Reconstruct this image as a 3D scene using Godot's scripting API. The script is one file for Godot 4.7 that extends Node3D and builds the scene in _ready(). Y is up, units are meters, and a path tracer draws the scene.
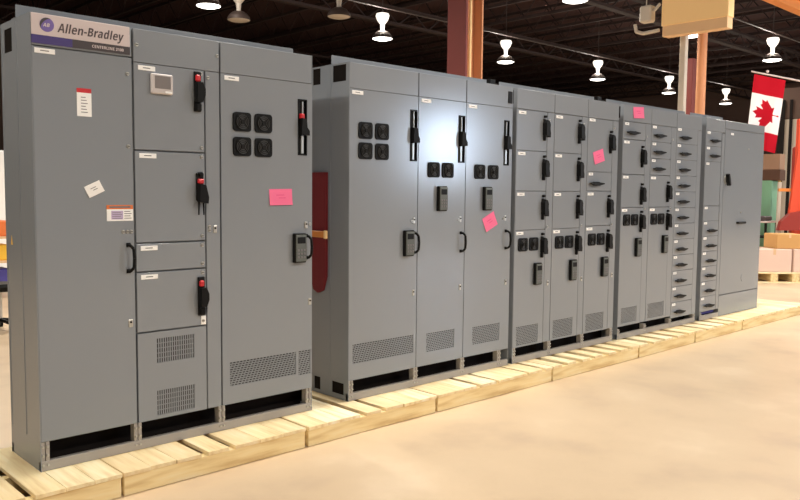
extends Node3D
# A factory hall: five grey motor control cabinet blocks on pallets. Floor is y = 0; cabinets stand on pallets PH high.
# The row runs along x, fronts lie in the plane z = 0.

const PH := 0.125
var ox := 0.0            # x of the thing being built: its geometry is written in hall coordinates and stored relative to it
var M := {}
var used := {}
var shapes := {}

# ---------------------------------------------------------------- nodes
func numbered(n: String) -> String:
	var k: int = used.get(n, 0)
	used[n] = k + 1
	return n if k == 0 else "%s_%03d" % [n, k]

func tag(o: Node, label: String, category := "", group := "", kind := "") -> void:
	if label: o.set_meta("label", label)
	if category: o.set_meta("category", category)
	if group: o.set_meta("group", group)
	if kind: o.set_meta("kind", kind)

func thing(called: String, at: Vector3, label: String, category: String, group := "") -> Node3D:
	var o := Node3D.new()
	o.name = numbered(called)
	o.position = at
	add_child(o, true)
	tag(o, label, category, group)
	return o

func node(called: String, mesh: Mesh, parent: Node, at := Vector3.ZERO) -> MeshInstance3D:
	var o := MeshInstance3D.new()
	o.name = called if parent != self else numbered(called)
	o.mesh = mesh
	o.position = at
	o.cast_shadow = GeometryInstance3D.SHADOW_CASTING_SETTING_ON
	parent.add_child(o, true)
	return o

func S() -> SurfaceTool:
	var st := SurfaceTool.new()
	st.begin(Mesh.PRIMITIVE_TRIANGLES)
	return st

func multi(list: Array) -> ArrayMesh:
	var m := ArrayMesh.new()
	for e in list:
		var st: SurfaceTool = e[0]
		st.commit(m)
		m.surface_set_material(m.get_surface_count() - 1, e[1])
	return m

func one(st: SurfaceTool, mat: Material) -> ArrayMesh:
	return multi([[st, mat]])

# ---------------------------------------------------------------- shapes
func tri(st: SurfaceTool, a: Vector3, b: Vector3, c: Vector3, na: Vector3, nb: Vector3, nc: Vector3) -> void:
	if (b - a).cross(c - a).dot(na + nb + nc) > 0.0:
		var t := b; b = c; c = t
		t = nb; nb = nc; nc = t
	st.set_normal(na); st.add_vertex(a)
	st.set_normal(nb); st.add_vertex(b)
	st.set_normal(nc); st.add_vertex(c)

func quad(st: SurfaceTool, a: Vector3, b: Vector3, c: Vector3, d: Vector3, n: Vector3) -> void:
	tri(st, a, b, c, n, n, n)
	tri(st, a, c, d, n, n, n)

func bx(st: SurfaceTool, lo: Vector3, hi: Vector3, b := 0.0) -> void:
	if b <= 0.0:
		var p := func(i: int, j: int, k: int) -> Vector3: return Vector3(hi.x if i else lo.x, hi.y if j else lo.y, hi.z if k else lo.z)
		quad(st, p.call(0,0,1), p.call(1,0,1), p.call(1,1,1), p.call(0,1,1), Vector3.BACK)
		quad(st, p.call(0,0,0), p.call(1,0,0), p.call(1,1,0), p.call(0,1,0), Vector3.FORWARD)
		quad(st, p.call(0,0,0), p.call(0,1,0), p.call(0,1,1), p.call(0,0,1), Vector3.LEFT)
		quad(st, p.call(1,0,0), p.call(1,1,0), p.call(1,1,1), p.call(1,0,1), Vector3.RIGHT)
		quad(st, p.call(0,1,0), p.call(1,1,0), p.call(1,1,1), p.call(0,1,1), Vector3.UP)
		quad(st, p.call(0,0,0), p.call(1,0,0), p.call(1,0,1), p.call(0,0,1), Vector3.DOWN)
		return
	var c := (lo + hi) / 2.0
	var h := (hi - lo) / 2.0
	# chamfered: v(sign, axis) is the corner point that lies on the face across that axis
	var v := func(s: Vector3, ax: int) -> Vector3:
		var q := h - Vector3(b, b, b)
		q[ax] = h[ax]
		return c + s * q
	for ax in 3:
		var u := (ax + 1) % 3
		var w := (ax + 2) % 3
		for sg in [-1.0, 1.0]:
			var n := Vector3.ZERO
			n[ax] = sg
			var pts := []
			for e in [[-1.0, -1.0], [1.0, -1.0], [1.0, 1.0], [-1.0, 1.0]]:
				var s := Vector3.ZERO
				s[ax] = sg; s[u] = e[0]; s[w] = e[1]
				pts.append(v.call(s, ax))
			quad(st, pts[0], pts[1], pts[2], pts[3], n)
			for sg2 in [-1.0, 1.0]:      # edge between the faces across ax and u
				var s1 := Vector3.ZERO
				var s2 := Vector3.ZERO
				s1[ax] = sg; s1[u] = sg2; s1[w] = -1.0
				s2[ax] = sg; s2[u] = sg2; s2[w] = 1.0
				var nn := Vector3.ZERO
				nn[ax] = sg; nn[u] = sg2
				quad(st, v.call(s1, ax), v.call(s2, ax), v.call(s2, u), v.call(s1, u), nn.normalized())
	for i in [-1.0, 1.0]:
		for j in [-1.0, 1.0]:
			for k in [-1.0, 1.0]:
				var s := Vector3(i, j, k)
				var n := s.normalized()
				tri(st, v.call(s, 0), v.call(s, 1), v.call(s, 2), n, n, n)

# box given as x0, x1, y0, y1, z0, z1, x in hall coordinates
func bz(st: SurfaceTool, x0: float, x1: float, y0: float, y1: float, z0: float, z1: float, b := 0.0) -> void:
	bx(st, Vector3(x0 - ox, y0, z0), Vector3(x1 - ox, y1, z1), b)

func tube(st: SurfaceTool, a: Vector3, b: Vector3, r0: float, r1: float, n := 10, caps := true) -> void:
	var d := (b - a).normalized()
	var u := d.cross(Vector3.UP if absf(d.y) < 0.9 else Vector3.RIGHT).normalized()
	var w := d.cross(u)
	for i in n:
		var t0 := TAU * i / n
		var t1 := TAU * (i + 1) / n
		var e0 := u * cos(t0) + w * sin(t0)
		var e1 := u * cos(t1) + w * sin(t1)
		tri(st, a + e0 * r0, b + e0 * r1, b + e1 * r1, e0, e0, e1)
		tri(st, a + e0 * r0, b + e1 * r1, a + e1 * r0, e0, e1, e1)
		if caps:
			tri(st, a, a + e0 * r0, a + e1 * r0, -d, -d, -d)
			tri(st, b, b + e0 * r1, b + e1 * r1, d, d, d)

# profile of (radius, y) pairs turned about the y axis
func lathe(st: SurfaceTool, pr: Array, n := 24) -> void:
	for k in pr.size() - 1:
		var p: Vector2 = pr[k]
		var q: Vector2 = pr[k + 1]
		var t := (q - p).normalized()
		for i in n:
			var a0 := TAU * i / n
			var a1 := TAU * (i + 1) / n
			var d0 := Vector3(cos(a0), 0, sin(a0))
			var d1 := Vector3(cos(a1), 0, sin(a1))
			var n0 := d0 * -t.y + Vector3.UP * t.x
			var n1 := d1 * -t.y + Vector3.UP * t.x
			if p.x > 0.0: tri(st, d0 * p.x + Vector3.UP * p.y, d0 * q.x + Vector3.UP * q.y, d1 * p.x + Vector3.UP * p.y, n0, n0, n1)
			if q.x > 0.0: tri(st, d1 * p.x + Vector3.UP * p.y, d0 * q.x + Vector3.UP * q.y, d1 * q.x + Vector3.UP * q.y, n1, n0, n1)

func path_tube(st: SurfaceTool, pts: Array, r: float, n := 8) -> void:
	for i in pts.size() - 1:
		tube(st, pts[i], pts[i + 1], r, r, n, true)

func ring(st: SurfaceTool, c: Vector3, R: float, r: float, n := 24, m := 6) -> void:     # a torus that faces +z
	for i in n:
		for j in m:
			var q := []
			var nn := []
			for e in [[0, 0], [1, 0], [1, 1], [0, 1]]:
				var a: float = TAU * (i + e[0]) / n
				var b: float = TAU * (j + e[1]) / m
				var d := Vector3(cos(a), sin(a), 0)
				var nv := d * cos(b) + Vector3.BACK * sin(b)
				nn.append(nv)
				q.append(c + d * R + nv * r)
			tri(st, q[0], q[1], q[2], nn[0], nn[1], nn[2])
			tri(st, q[0], q[2], q[3], nn[0], nn[2], nn[3])

# an outline in x and y given thickness from z0 to z1
func extrude(st: SurfaceTool, poly: PackedVector2Array, z0: float, z1: float) -> void:
	var idx := Geometry2D.triangulate_polygon(poly)
	for k in range(0, idx.size(), 3):
		var a: Vector2 = poly[idx[k]]
		var b: Vector2 = poly[idx[k + 1]]
		var c: Vector2 = poly[idx[k + 2]]
		tri(st, Vector3(a.x, a.y, z1), Vector3(b.x, b.y, z1), Vector3(c.x, c.y, z1), Vector3.BACK, Vector3.BACK, Vector3.BACK)
		tri(st, Vector3(a.x, a.y, z0), Vector3(b.x, b.y, z0), Vector3(c.x, c.y, z0), Vector3.FORWARD, Vector3.FORWARD, Vector3.FORWARD)
	var area := 0.0
	for i in poly.size(): area += poly[i].cross(poly[(i + 1) % poly.size()])
	var sgn := -1.0 if area > 0.0 else 1.0
	for i in poly.size():
		var a := poly[i]
		var b := poly[(i + 1) % poly.size()]
		var d := (b - a).normalized()
		var n := Vector3(-d.y, d.x, 0) * sgn
		quad(st, Vector3(a.x, a.y, z0), Vector3(b.x, b.y, z0), Vector3(b.x, b.y, z1), Vector3(a.x, a.y, z1), n)

func round_rect(w: float, h: float, r: float) -> PackedVector2Array:
	var p := PackedVector2Array()
	for k in 4:
		var c := Vector2((w / 2 - r) * (1 if k == 0 or k == 3 else -1), (h / 2 - r) * (1 if k < 2 else -1))
		for i in 5:
			var a := PI / 2 * k + PI / 8 * i
			p.append(c + Vector2(cos(a), sin(a)) * r)
	return p

# a plate with rectangular holes; u and v run over the plate, each hole is [u0, u1, v0, v1]; ax says across which axis it lies
func plate(st: SurfaceTool, u0: float, u1: float, v0: float, v1: float, d0: float, d1: float, holes: Array, across_x := false) -> void:
	var us := [u0, u1]
	var vs := [v0, v1]
	for h in holes:
		us += [h[0], h[1]]
		vs += [h[2], h[3]]
	us.sort(); vs.sort()
	var P := func(u: float, v: float, d: float) -> Vector3: return Vector3(d - ox, v, u) if across_x else Vector3(u - ox, v, d)
	var solid := func(i: int, j: int) -> bool:
		if i < 0 or j < 0 or i >= us.size() - 1 or j >= vs.size() - 1: return false
		if us[i + 1] - us[i] < 1e-6 or vs[j + 1] - vs[j] < 1e-6: return false
		var cu: float = (us[i] + us[i + 1]) / 2
		var cv: float = (vs[j] + vs[j + 1]) / 2
		for h in holes:
			if cu > h[0] and cu < h[1] and cv > h[2] and cv < h[3]: return false
		return true
	var nd := Vector3.RIGHT if across_x else Vector3.BACK
	var nu := Vector3.BACK if across_x else Vector3.RIGHT
	for i in us.size() - 1:
		for j in vs.size() - 1:
			if not solid.call(i, j): continue
			var a: float = us[i]; var b: float = us[i + 1]; var c: float = vs[j]; var e: float = vs[j + 1]
			quad(st, P.call(a,c,d1), P.call(b,c,d1), P.call(b,e,d1), P.call(a,e,d1), nd)
			quad(st, P.call(a,c,d0), P.call(b,c,d0), P.call(b,e,d0), P.call(a,e,d0), -nd)
			if not solid.call(i - 1, j): quad(st, P.call(a,c,d0), P.call(a,e,d0), P.call(a,e,d1), P.call(a,c,d1), -nu)
			if not solid.call(i + 1, j): quad(st, P.call(b,c,d0), P.call(b,e,d0), P.call(b,e,d1), P.call(b,c,d1), nu)
			if not solid.call(i, j - 1): quad(st, P.call(a,c,d0), P.call(b,c,d0), P.call(b,c,d1), P.call(a,c,d1), Vector3.DOWN)
			if not solid.call(i, j + 1): quad(st, P.call(a,e,d0), P.call(b,e,d0), P.call(b,e,d1), P.call(a,e,d1), Vector3.UP)

# ---------------------------------------------------------------- materials
func mat(c: Color, rough := 0.5, metal := 0.0, spec := 0.5) -> StandardMaterial3D:
	var m := StandardMaterial3D.new()
	m.albedo_color = c
	m.roughness = rough
	m.metallic = metal
	m.metallic_specular = spec
	return m

func c8(r: int, g: int, b: int) -> Color:
	return Color8(r, g, b)

func noise_tex(freq: float, ramp: Array, oct := 4, size := 512, sd := 1, kind := FastNoiseLite.TYPE_SIMPLEX_SMOOTH) -> NoiseTexture2D:
	var n := FastNoiseLite.new()
	n.seed = sd
	n.noise_type = kind
	n.frequency = freq
	n.fractal_octaves = oct
	var t := NoiseTexture2D.new()
	t.width = size; t.height = size
	t.seamless = true
	t.noise = n
	var g := Gradient.new()
	var offs := PackedFloat32Array()
	var cols := PackedColorArray()
	for e in ramp:
		offs.append(e[0]); cols.append(e[1])
	g.offsets = offs; g.colors = cols
	t.color_ramp = g
	return t

func wood(base: Color, dark: Color, sd: int, along_x: bool) -> StandardMaterial3D:
	var m := mat(Color.WHITE, 0.75, 0.0, 0.3)
	m.albedo_texture = noise_tex(0.012, [[0.0, dark], [0.35, base.lerp(dark, 0.35)], [0.6, base], [1.0, base.lightened(0.25)]], 5, 256, sd)
	m.uv1_triplanar = true
	m.uv1_scale = Vector3(0.55, 5.0, 5.0) if along_x else Vector3(5.0, 5.0, 0.55)
	m.uv1_offset = Vector3(sd * 0.37, sd * 0.21, sd * 0.53)
	return m

func glow(c: Color, e: float) -> StandardMaterial3D:
	var m := mat(c, 0.4)
	m.emission_enabled = true
	m.emission = c
	m.emission_energy_multiplier = e
	return m

func materials() -> void:
	M.gray = mat(c8(141, 147, 155), 0.18, 0.0, 0.5)
	M.frame = mat(c8(128, 131, 134), 0.5)
	M.rail = mat(c8(165, 160, 156), 0.45)
	M.black = mat(c8(13, 13, 14), 0.5, 0.0, 0.3)
	M.rubber = mat(c8(22, 22, 23), 0.6, 0.0, 0.3)
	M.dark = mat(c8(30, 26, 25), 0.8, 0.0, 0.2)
	M.grille = mat(c8(62, 62, 62), 0.55)
	M.white = mat(c8(255, 255, 255), 0.5)
	M.ink = mat(c8(120, 118, 122), 0.7)
	M.steel = mat(c8(190, 190, 186), 0.35, 0.6)
	M.red = mat(c8(205, 40, 48), 0.45)
	M.pink = mat(c8(255, 128, 172), 0.8, 0.0, 0.2)
	M.pink_ink = mat(c8(240, 100, 150), 0.8, 0.0, 0.2)
	M.orange = mat(c8(225, 120, 60), 0.5)
	M.lavender = mat(c8(196, 178, 214), 0.6)
	M.navy = mat(c8(66, 52, 120), 0.5)
	M.charcoal = mat(c8(66, 58, 62), 0.5)
	M.sign = mat(c8(214, 200, 200), 0.5)
	M.letter = mat(c8(84, 72, 76), 0.6)
	M.logo = mat(c8(118, 98, 172), 0.4)
	M.screen = mat(c8(128, 122, 122), 0.3)
	M.bezel = mat(c8(205, 198, 198), 0.45)
	M.keypad = mat(c8(92, 97, 94), 0.5)
	M.blue = mat(c8(70, 66, 150), 0.6)
	M.yellow = mat(c8(236, 190, 60), 0.6)
	M.boards = []
	for k in 5:
		M.boards.append(wood([c8(246, 232, 192), c8(240, 220, 176), c8(250, 236, 202), c8(238, 216, 172), c8(246, 226, 180)][k], c8(226, 198, 150), 11 + k, false))
	M.stringer = wood(c8(240, 218, 166), c8(214, 184, 132), 31, true)
	M.floor = mat(Color.WHITE, 0.42, 0.0, 0.4)
	M.floor.albedo_texture = noise_tex(0.006, [[0.0, c8(196, 172, 146)], [0.4, c8(212, 188, 158)], [0.65, c8(216, 192, 162)], [1.0, c8(228, 206, 178)]], 6, 1024, 3)
	M.floor.roughness_texture = noise_tex(0.01, [[0.0, Color(0.8, 0.8, 0.8)], [1.0, Color(1, 1, 1)]], 4, 512, 8)
	M.floor.uv1_triplanar = true
	M.floor.uv1_world_triplanar = true
	M.floor.uv1_scale = Vector3(0.16, 0.16, 0.16)
	M.deck = mat(c8(60, 44, 43), 0.9, 0.0, 0.2)
	M.joist = mat(c8(44, 34, 33), 0.8, 0.0, 0.3)
	M.wall = mat(c8(88, 72, 66), 0.9, 0.0, 0.2)
	M.column_red = mat(c8(120, 50, 46), 0.6)
	M.column_tan = mat(c8(206, 142, 100), 0.6)
	M.post_gray = mat(c8(190, 180, 168), 0.5)
	M.crane = mat(c8(226, 140, 66), 0.5)
	M.cream = mat(c8(250, 212, 152), 0.6)
	M.lamp_on = glow(c8(255, 250, 240), 6.0)
	M.lamp_cap = glow(c8(255, 248, 238), 1.1)
	M.lamp_off = mat(c8(170, 160, 150), 0.5)
	M.lamp_skirt = mat(c8(70, 58, 54), 0.5, 0.3)
	M.conduit = mat(c8(52, 42, 40), 0.6)
	M.carton = mat(c8(206, 158, 98), 0.8)
	M.carton_dull = mat(c8(150, 120, 98), 0.8)
	M.carton_pale = mat(c8(222, 186, 146), 0.8)
	M.wrap = mat(c8(228, 200, 186), 0.35)
	M.lift = mat(c8(224, 78, 44), 0.5)
	M.lift_dark = mat(c8(150, 44, 34), 0.5)
	M.green = mat(c8(120, 172, 142), 0.6)
	M.olive = mat(c8(150, 118, 50), 0.6)
	M.panel = mat(c8(168, 158, 146), 0.6)
	M.brown = mat(c8(84, 58, 44), 0.8)
	M.strip_red = mat(c8(122, 30, 40), 0.7)

# ---------------------------------------------------------------- setting
func box_node(called: String, lo: Vector3, hi: Vector3, m: Material, parent: Node = self, b := 0.0) -> MeshInstance3D:
	var st := S()
	bx(st, lo, hi, b)
	return node(called, one(st, m), parent)

func structure(called: String, lo: Vector3, hi: Vector3, m: Material) -> MeshInstance3D:
	var o := box_node(called, lo, hi, m)
	o.set_meta("kind", "structure")
	return o

const XW0 := -10.0
const XW1 := 46.0
const ZW0 := -34.0
const ZW1 := 15.0
const CEIL := 8.7

func setting() -> void:
	structure("floor", Vector3(XW0, -0.2, ZW0), Vector3(XW1, 0, ZW1), M.floor)
	structure("ceiling", Vector3(XW0, CEIL, ZW0), Vector3(XW1, CEIL + 0.2, ZW1), M.deck)
	structure("wall_back", Vector3(XW0, 0, ZW0 - 0.2), Vector3(XW1, CEIL, ZW0), M.wall)
	structure("wall_front", Vector3(XW0, 0, ZW1), Vector3(XW1, CEIL, ZW1 + 0.2), M.wall)
	structure("wall_left", Vector3(XW0 - 0.2, 0, ZW0), Vector3(XW0, CEIL, ZW1), M.wall)
	structure("wall_right", Vector3(XW1, 0, ZW0), Vector3(XW1 + 0.2, CEIL, ZW1), M.wall)
	# a door to the open air in the wall behind the photographer: its daylight glints on the second block
	var dr := node("door_1", null, self, Vector3(18.7, 0, ZW1 - 0.03))
	dr.set_meta("kind", "structure")
	box_node("pane", Vector3(-0.62, 2.0, 0.0), Vector3(0.62, 4.4, 0.02), glow(c8(215, 230, 255), 2.0), dr)
	for e in [[-0.72, -0.62, 0.0, 4.5], [0.62, 0.72, 0.0, 4.5], [-0.62, 0.62, 4.4, 4.5], [-0.62, 0.62, 0.0, 2.0]]:
		box_node("frame", Vector3(e[0], e[2], -0.04), Vector3(e[1], e[3], 0.02), M.frame, dr)
	var al := AreaLight3D.new()
	al.name = "daylight"
	al.position = Vector3(18.7, 3.2, ZW1 - 0.06)
	al.area_size = Vector2(0.9, 2.0)
	al.light_energy = 75.0
	al.light_color = Color(0.82, 0.9, 1.0)
	al.area_range = 80
	al.shadow_enabled = true
	add_child(al)
	# open-web joists across the hall
	var x := -8.0
	while x < 45.5:
		var st := S()
		for y in [7.75, 8.55]:
			bx(st, Vector3(-0.045, y - 0.05, ZW0), Vector3(0.045, y + 0.05, ZW1))
		var z := ZW0
		var up := false
		while z < ZW1 - 0.6:
			tube(st, Vector3(0, 7.78 if not up else 8.52, z), Vector3(0, 8.52 if not up else 7.78, z + 0.6), 0.022, 0.022, 4, false)
			up = not up
			z += 0.6
		var o := node("ceiling_joist", one(st, M.joist), self, Vector3(x, 0, 0))
		o.set_meta("kind", "structure")
		x += 2.1
	# girders along the row
	for zz in [-25.0, -15.6, -9.2, -3.4, 3.0, 9.2]:
		var st := S()
		bx(st, Vector3(XW0, 7.1, zz - 0.12), Vector3(XW1, 7.18, zz + 0.12))
		bx(st, Vector3(XW0, 7.62, zz - 0.12), Vector3(XW1, 7.7, zz + 0.12))
		var xx := XW0 + 0.5
		var up := false
		while xx < XW1 - 1.0:
			tube(st, Vector3(xx, 7.14 if not up else 7.66, zz), Vector3(xx + 0.7, 7.66 if not up else 7.14, zz), 0.03, 0.03, 4, false)
			up = not up
			xx += 0.7
		var o := node("ceiling_girder", one(st, M.joist), self)
		o.set_meta("kind", "structure")
	for zz in [-12.4, -6.1]:
		var st := S()
		tube(st, Vector3(XW0, 6.62, zz), Vector3(XW1, 6.62, zz), 0.025, 0.025, 6)
		var o := node("lamp_conduit", one(st, M.conduit), self)
		tag(o, "thin conduit carrying the %s row of high bay lamps" % ("far" if zz < -9 else "near"), "conduit", "", "structure")

# ---------------------------------------------------------------- lamps
func lamp(x: float, z: float, label: String, group := "", lit := true) -> void:
	var y := 5.765
	var t := thing("high_bay_lamp", Vector3(x, y, z), label, "lamp", group)
	if not shapes.has("lamp"):
		var a := S(); lathe(a, [Vector2(0, 0.69), Vector2(0.17, 0.68), Vector2(0.19, 0.62), Vector2(0.15, 0.50), Vector2(0.07, 0.40), Vector2(0.055, 0.28), Vector2(0.06, 0.21), Vector2(0, 0.21)])
		var b := S(); lathe(b, [Vector2(0.12, 0.205), Vector2(0.2, 0.16), Vector2(0.265, 0.08), Vector2(0.29, 0.0), Vector2(0.275, 0.0), Vector2(0.25, 0.08), Vector2(0.18, 0.15), Vector2(0.11, 0.19)])
		var c := S(); lathe(c, [Vector2(0, 0.03), Vector2(0.2, 0.03), Vector2(0.272, 0.01), Vector2(0.272, -0.005), Vector2(0.2, -0.03), Vector2(0, -0.042)])
		var d := S(); tube(d, Vector3(0, 0.72, 0), Vector3(0, CEIL - y, 0), 0.012, 0.012, 6)
		shapes.lamp = [a, b, c, d]
		shapes.cap = one(a, M.lamp_cap); shapes.skirt = one(b, M.lamp_skirt); shapes.lens = one(c, M.lamp_on); shapes.rod = one(d, M.conduit)
		shapes.cap_off = one(a, M.lamp_off); shapes.lens_off = one(c, M.lamp_off)
	node("hanging_rod", shapes.rod, t)
	node("housing", shapes.cap if lit else shapes.cap_off, t)
	node("reflector", shapes.skirt, t)
	node("lens", shapes.lens if lit else shapes.lens_off, t)
	if lit:
		var l := SpotLight3D.new()
		l.name = "lamp_light"
		l.position = Vector3(0, -0.06, 0)
		l.rotation_degrees.x = -90
		l.spot_angle = 80
		l.spot_angle_attenuation = 0.5
		l.spot_range = 80
		l.spot_attenuation = 2.0
		l.light_energy = LAMP
		l.light_color = LAMP_COLOR
		l.light_size = 0.25
		l.shadow_enabled = true
		t.add_child(l)
		var u := OmniLight3D.new()
		u.name = "housing_light"
		u.position = Vector3(0, 0.45, 0)
		u.omni_range = 80
		u.omni_attenuation = 2.0
		u.light_energy = UPLIGHT
		u.light_color = LAMP_COLOR
		u.light_size = 0.08
		u.shadow_enabled = true
		t.add_child(u)

const LAMP := 20.8
const LAMP_COLOR := Color(1.0, 0.972, 0.92)
const UPLIGHT := 3.0

func lamps() -> void:
	lamp(8.1, -12.4, "lit high bay lamp hanging above the left cabinet block, cut by the picture's top edge")
	lamp(13.5, -12.4, "lit high bay lamp above the second cabinet block, left of the red and tan column")
	lamp(18.9, -12.4, "lit high bay lamp just right of the red and tan column")
	lamp(24.3, -12.4, "lit high bay lamp above the third cabinet block, fourth along the far lamp row")
	lamp(29.7, -12.4, "small lit high bay lamp just left of the gray post under the cream box")
	lamp(35.1, -12.4, "smallest lit high bay lamp, between the tan post and the flag")
	lamp(13.5, -6.1, "lit high bay lamp cut by the top edge, between the column and the cream box")
	lamp(18.9, -6.1, "lit high bay lamp glimpsed between the gray post and the tan post")
	lamp(24.3, -6.1, "lit high bay lamp above the flag pole, below the orange crane beam")
	lamp(9.4, -13.2, "unlit high bay lamp beside the lit one above the left cabinet block", "", false)
	lamp(10.9, -11.1, "unlit high bay lamp above the gap between the first two cabinet blocks", "", false)
	for p in [[29.7, -6.1], [35.1, -6.1], [8.1, -6.1], [2.7, -6.1], [2.7, -12.4], [-2.7, 0.1], [2.7, 0.1], [8.1, 0.1], [13.5, 0.1], [18.9, 0.1], [24.3, 0.1], [-2.7, 6.4], [2.7, 6.4], [8.1, 6.4], [13.5, 6.4], [18.9, 6.4], [24.3, 6.4], [29.7, 6.4], [8.1, 12.4], [13.5, 12.4], [18.9, 12.4], [24.3, 12.4]]:
		lamp(p[0], p[1], "lit high bay lamp of the rows outside the picture", "high bay lamps outside the picture")

# ---------------------------------------------------------------- cabinet parts
func handle_mesh(kind: String) -> ArrayMesh:
	if shapes.has(kind): return shapes[kind]
	var a := S()
	var b := S()
	var c := S()
	var m: ArrayMesh
	match kind:
		"disconnect":       # upright black lever on a plate, knob on top, foot kicked out to the right
			bx(a, Vector3(-0.026, -0.1, 0), Vector3(0.012, 0.075, 0.01), 0.004)
			extrude(b, PackedVector2Array([Vector2(-0.026, -0.06), Vector2(0.008, -0.07), Vector2(0.03, -0.078), Vector2(0.032, -0.045), Vector2(0.024, -0.01), Vector2(0.026, 0.03), Vector2(0.012, 0.058), Vector2(-0.016, 0.066), Vector2(-0.028, 0.04)]), 0.0, 0.044)
			bx(b, Vector3(-0.026, -0.108, 0.0), Vector3(-0.006, -0.05, 0.026), 0.004)
			tube(c, Vector3(-0.006, 0.095, 0), Vector3(-0.006, 0.095, 0.025), 0.012, 0.01, 12)
			m = multi([[a, M.rubber], [b, M.black], [c, M.rubber]])
		"tall":             # tall black disconnect lever with a red tip
			bx(a, Vector3(-0.022, -0.112, 0), Vector3(0.022, 0.112, 0.014), 0.004)
			extrude(b, PackedVector2Array([Vector2(-0.02, -0.06), Vector2(0.012, -0.06), Vector2(0.028, -0.02), Vector2(0.028, 0.015), Vector2(0.012, 0.05), Vector2(-0.02, 0.05)]), 0.014, 0.05)
			bx(b, Vector3(-0.018, -0.108, 0.014), Vector3(0.016, -0.066, 0.03), 0.005)
			bx(c, Vector3(-0.018, 0.055, 0.012), Vector3(0.01, 0.092, 0.03), 0.006)
			m = multi([[a, M.rubber], [b, M.black], [c, M.red]])
		"pronged":          # black lever with a red collar and two prongs below
			bx(a, Vector3(-0.024, -0.04, 0), Vector3(0.022, 0.118, 0.012), 0.004)
			extrude(b, PackedVector2Array([Vector2(-0.022, -0.045), Vector2(0.03, -0.055), Vector2(0.034, -0.02), Vector2(0.016, 0.05), Vector2(-0.02, 0.055)]), 0.012, 0.05)
			tube(b, Vector3(-0.014, -0.04, 0.02), Vector3(-0.016, -0.12, 0.02), 0.006, 0.004, 8)
			tube(b, Vector3(0.014, -0.04, 0.02), Vector3(0.016, -0.12, 0.02), 0.006, 0.004, 8)
			bx(c, Vector3(-0.02, 0.056, 0.01), Vector3(0.016, 0.085, 0.03), 0.006)
			tube(b, Vector3(0, 0.11, 0), Vector3(0, 0.11, 0.028), 0.014, 0.012, 12)
			m = multi([[a, M.rubber], [b, M.black], [c, M.red]])
		"feeder":           # small lever lying flat, thick at the pivot and tapering to both ends
			bx(a, Vector3(-0.04, -0.018, 0), Vector3(0.05, 0.018, 0.012), 0.004)
			extrude(b, PackedVector2Array([Vector2(-0.1, 0.0), Vector2(-0.03, -0.014), Vector2(0.03, -0.017), Vector2(0.11, -0.002), Vector2(0.11, 0.007), Vector2(0.03, 0.013), Vector2(-0.03, 0.013), Vector2(-0.1, 0.008)]), 0.008, 0.04)
			tube(b, Vector3(0.03, 0, 0.01), Vector3(0.03, 0, 0.03), 0.018, 0.018, 12)
			m = multi([[a, M.rubber], [b, M.black]])
		"rotary":           # round escutcheon with a slanted grip
			tube(a, Vector3.ZERO, Vector3(0, 0, 0.012), 0.05, 0.046, 20)
			extrude(b, PackedVector2Array([Vector2(-0.03, 0.06), Vector2(-0.012, 0.07), Vector2(0.02, 0.0), Vector2(0.036, -0.06), Vector2(0.014, -0.068), Vector2(-0.016, -0.02)]), 0.012, 0.055)
			m = multi([[a, M.steel], [b, M.black]])
		"pull":             # D shaped door pull
			path_tube(a, [Vector3(-0.012, 0.07, 0), Vector3(-0.008, 0.068, 0.028), Vector3(0.004, 0.05, 0.04), Vector3(0.006, 0.0, 0.043), Vector3(0.004, -0.05, 0.04), Vector3(-0.008, -0.068, 0.028), Vector3(-0.012, -0.07, 0)], 0.0085, 8)
			bx(a, Vector3(-0.02, 0.058, 0), Vector3(0.004, 0.082, 0.006), 0.002)
			bx(a, Vector3(-0.02, -0.082, 0), Vector3(0.004, -0.058, 0.006), 0.002)
			m = one(a, M.black)
		"keypad":           # operator module: black cradle, grey face with a small display and keys
			bx(a, Vector3(-0.045, -0.093, 0), Vector3(0.045, 0.093, 0.03), 0.005)
			bx(b, Vector3(-0.04, -0.085, 0.03), Vector3(0.042, 0.085, 0.036), 0.004)
			bx(a, Vector3(-0.03, 0.03, 0.036), Vector3(0.032, 0.07, 0.038), 0.001)
			for i in 3:
				for j in 3:
					bx(c, Vector3(-0.03 + i * 0.023, -0.02 - j * 0.022, 0.036), Vector3(-0.014 + i * 0.023, -0.006 - j * 0.022, 0.039), 0.002)
			m = multi([[a, M.black], [b, M.keypad], [c, M.ink]])
		"fan":              # square fan guard with rounded corners, rings and hub
			extrude(a, round_rect(0.122, 0.112, 0.02), 0, 0.01)
			tube(b, Vector3(0, 0, 0.01), Vector3(0, 0, 0.013), 0.044, 0.044, 24)
			for k in 3: ring(a, Vector3(0, 0, 0.015), 0.024 + k * 0.0105, 0.0022, 20, 5)
			tube(c, Vector3(0, 0, 0.01), Vector3(0, 0, 0.018), 0.016, 0.014, 16)
			for k in 4:
				var ang := PI / 4 + k * PI / 2
				tube(a, Vector3(cos(ang) * 0.014, sin(ang) * 0.014, 0.015), Vector3(cos(ang) * 0.05, sin(ang) * 0.05, 0.015), 0.0025, 0.0025, 5)
			m = multi([[a, M.black], [b, M.grille], [c, M.rubber]])
		"nameplate":
			bx(a, Vector3(-0.049, -0.0125, 0), Vector3(0.049, 0.0125, 0.0025), 0.001)
			bx(b, Vector3(-0.022, -0.002, 0.0025), Vector3(0.02, 0.003, 0.0029))
			m = multi([[a, M.white], [b, M.ink]])
		"small_nameplate":
			bx(a, Vector3(-0.036, -0.0125, 0), Vector3(0.036, 0.0125, 0.0025), 0.001)
			bx(b, Vector3(-0.018, -0.002, 0.0025), Vector3(0.016, 0.003, 0.0029))
			m = multi([[a, M.white], [b, M.ink]])
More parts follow.
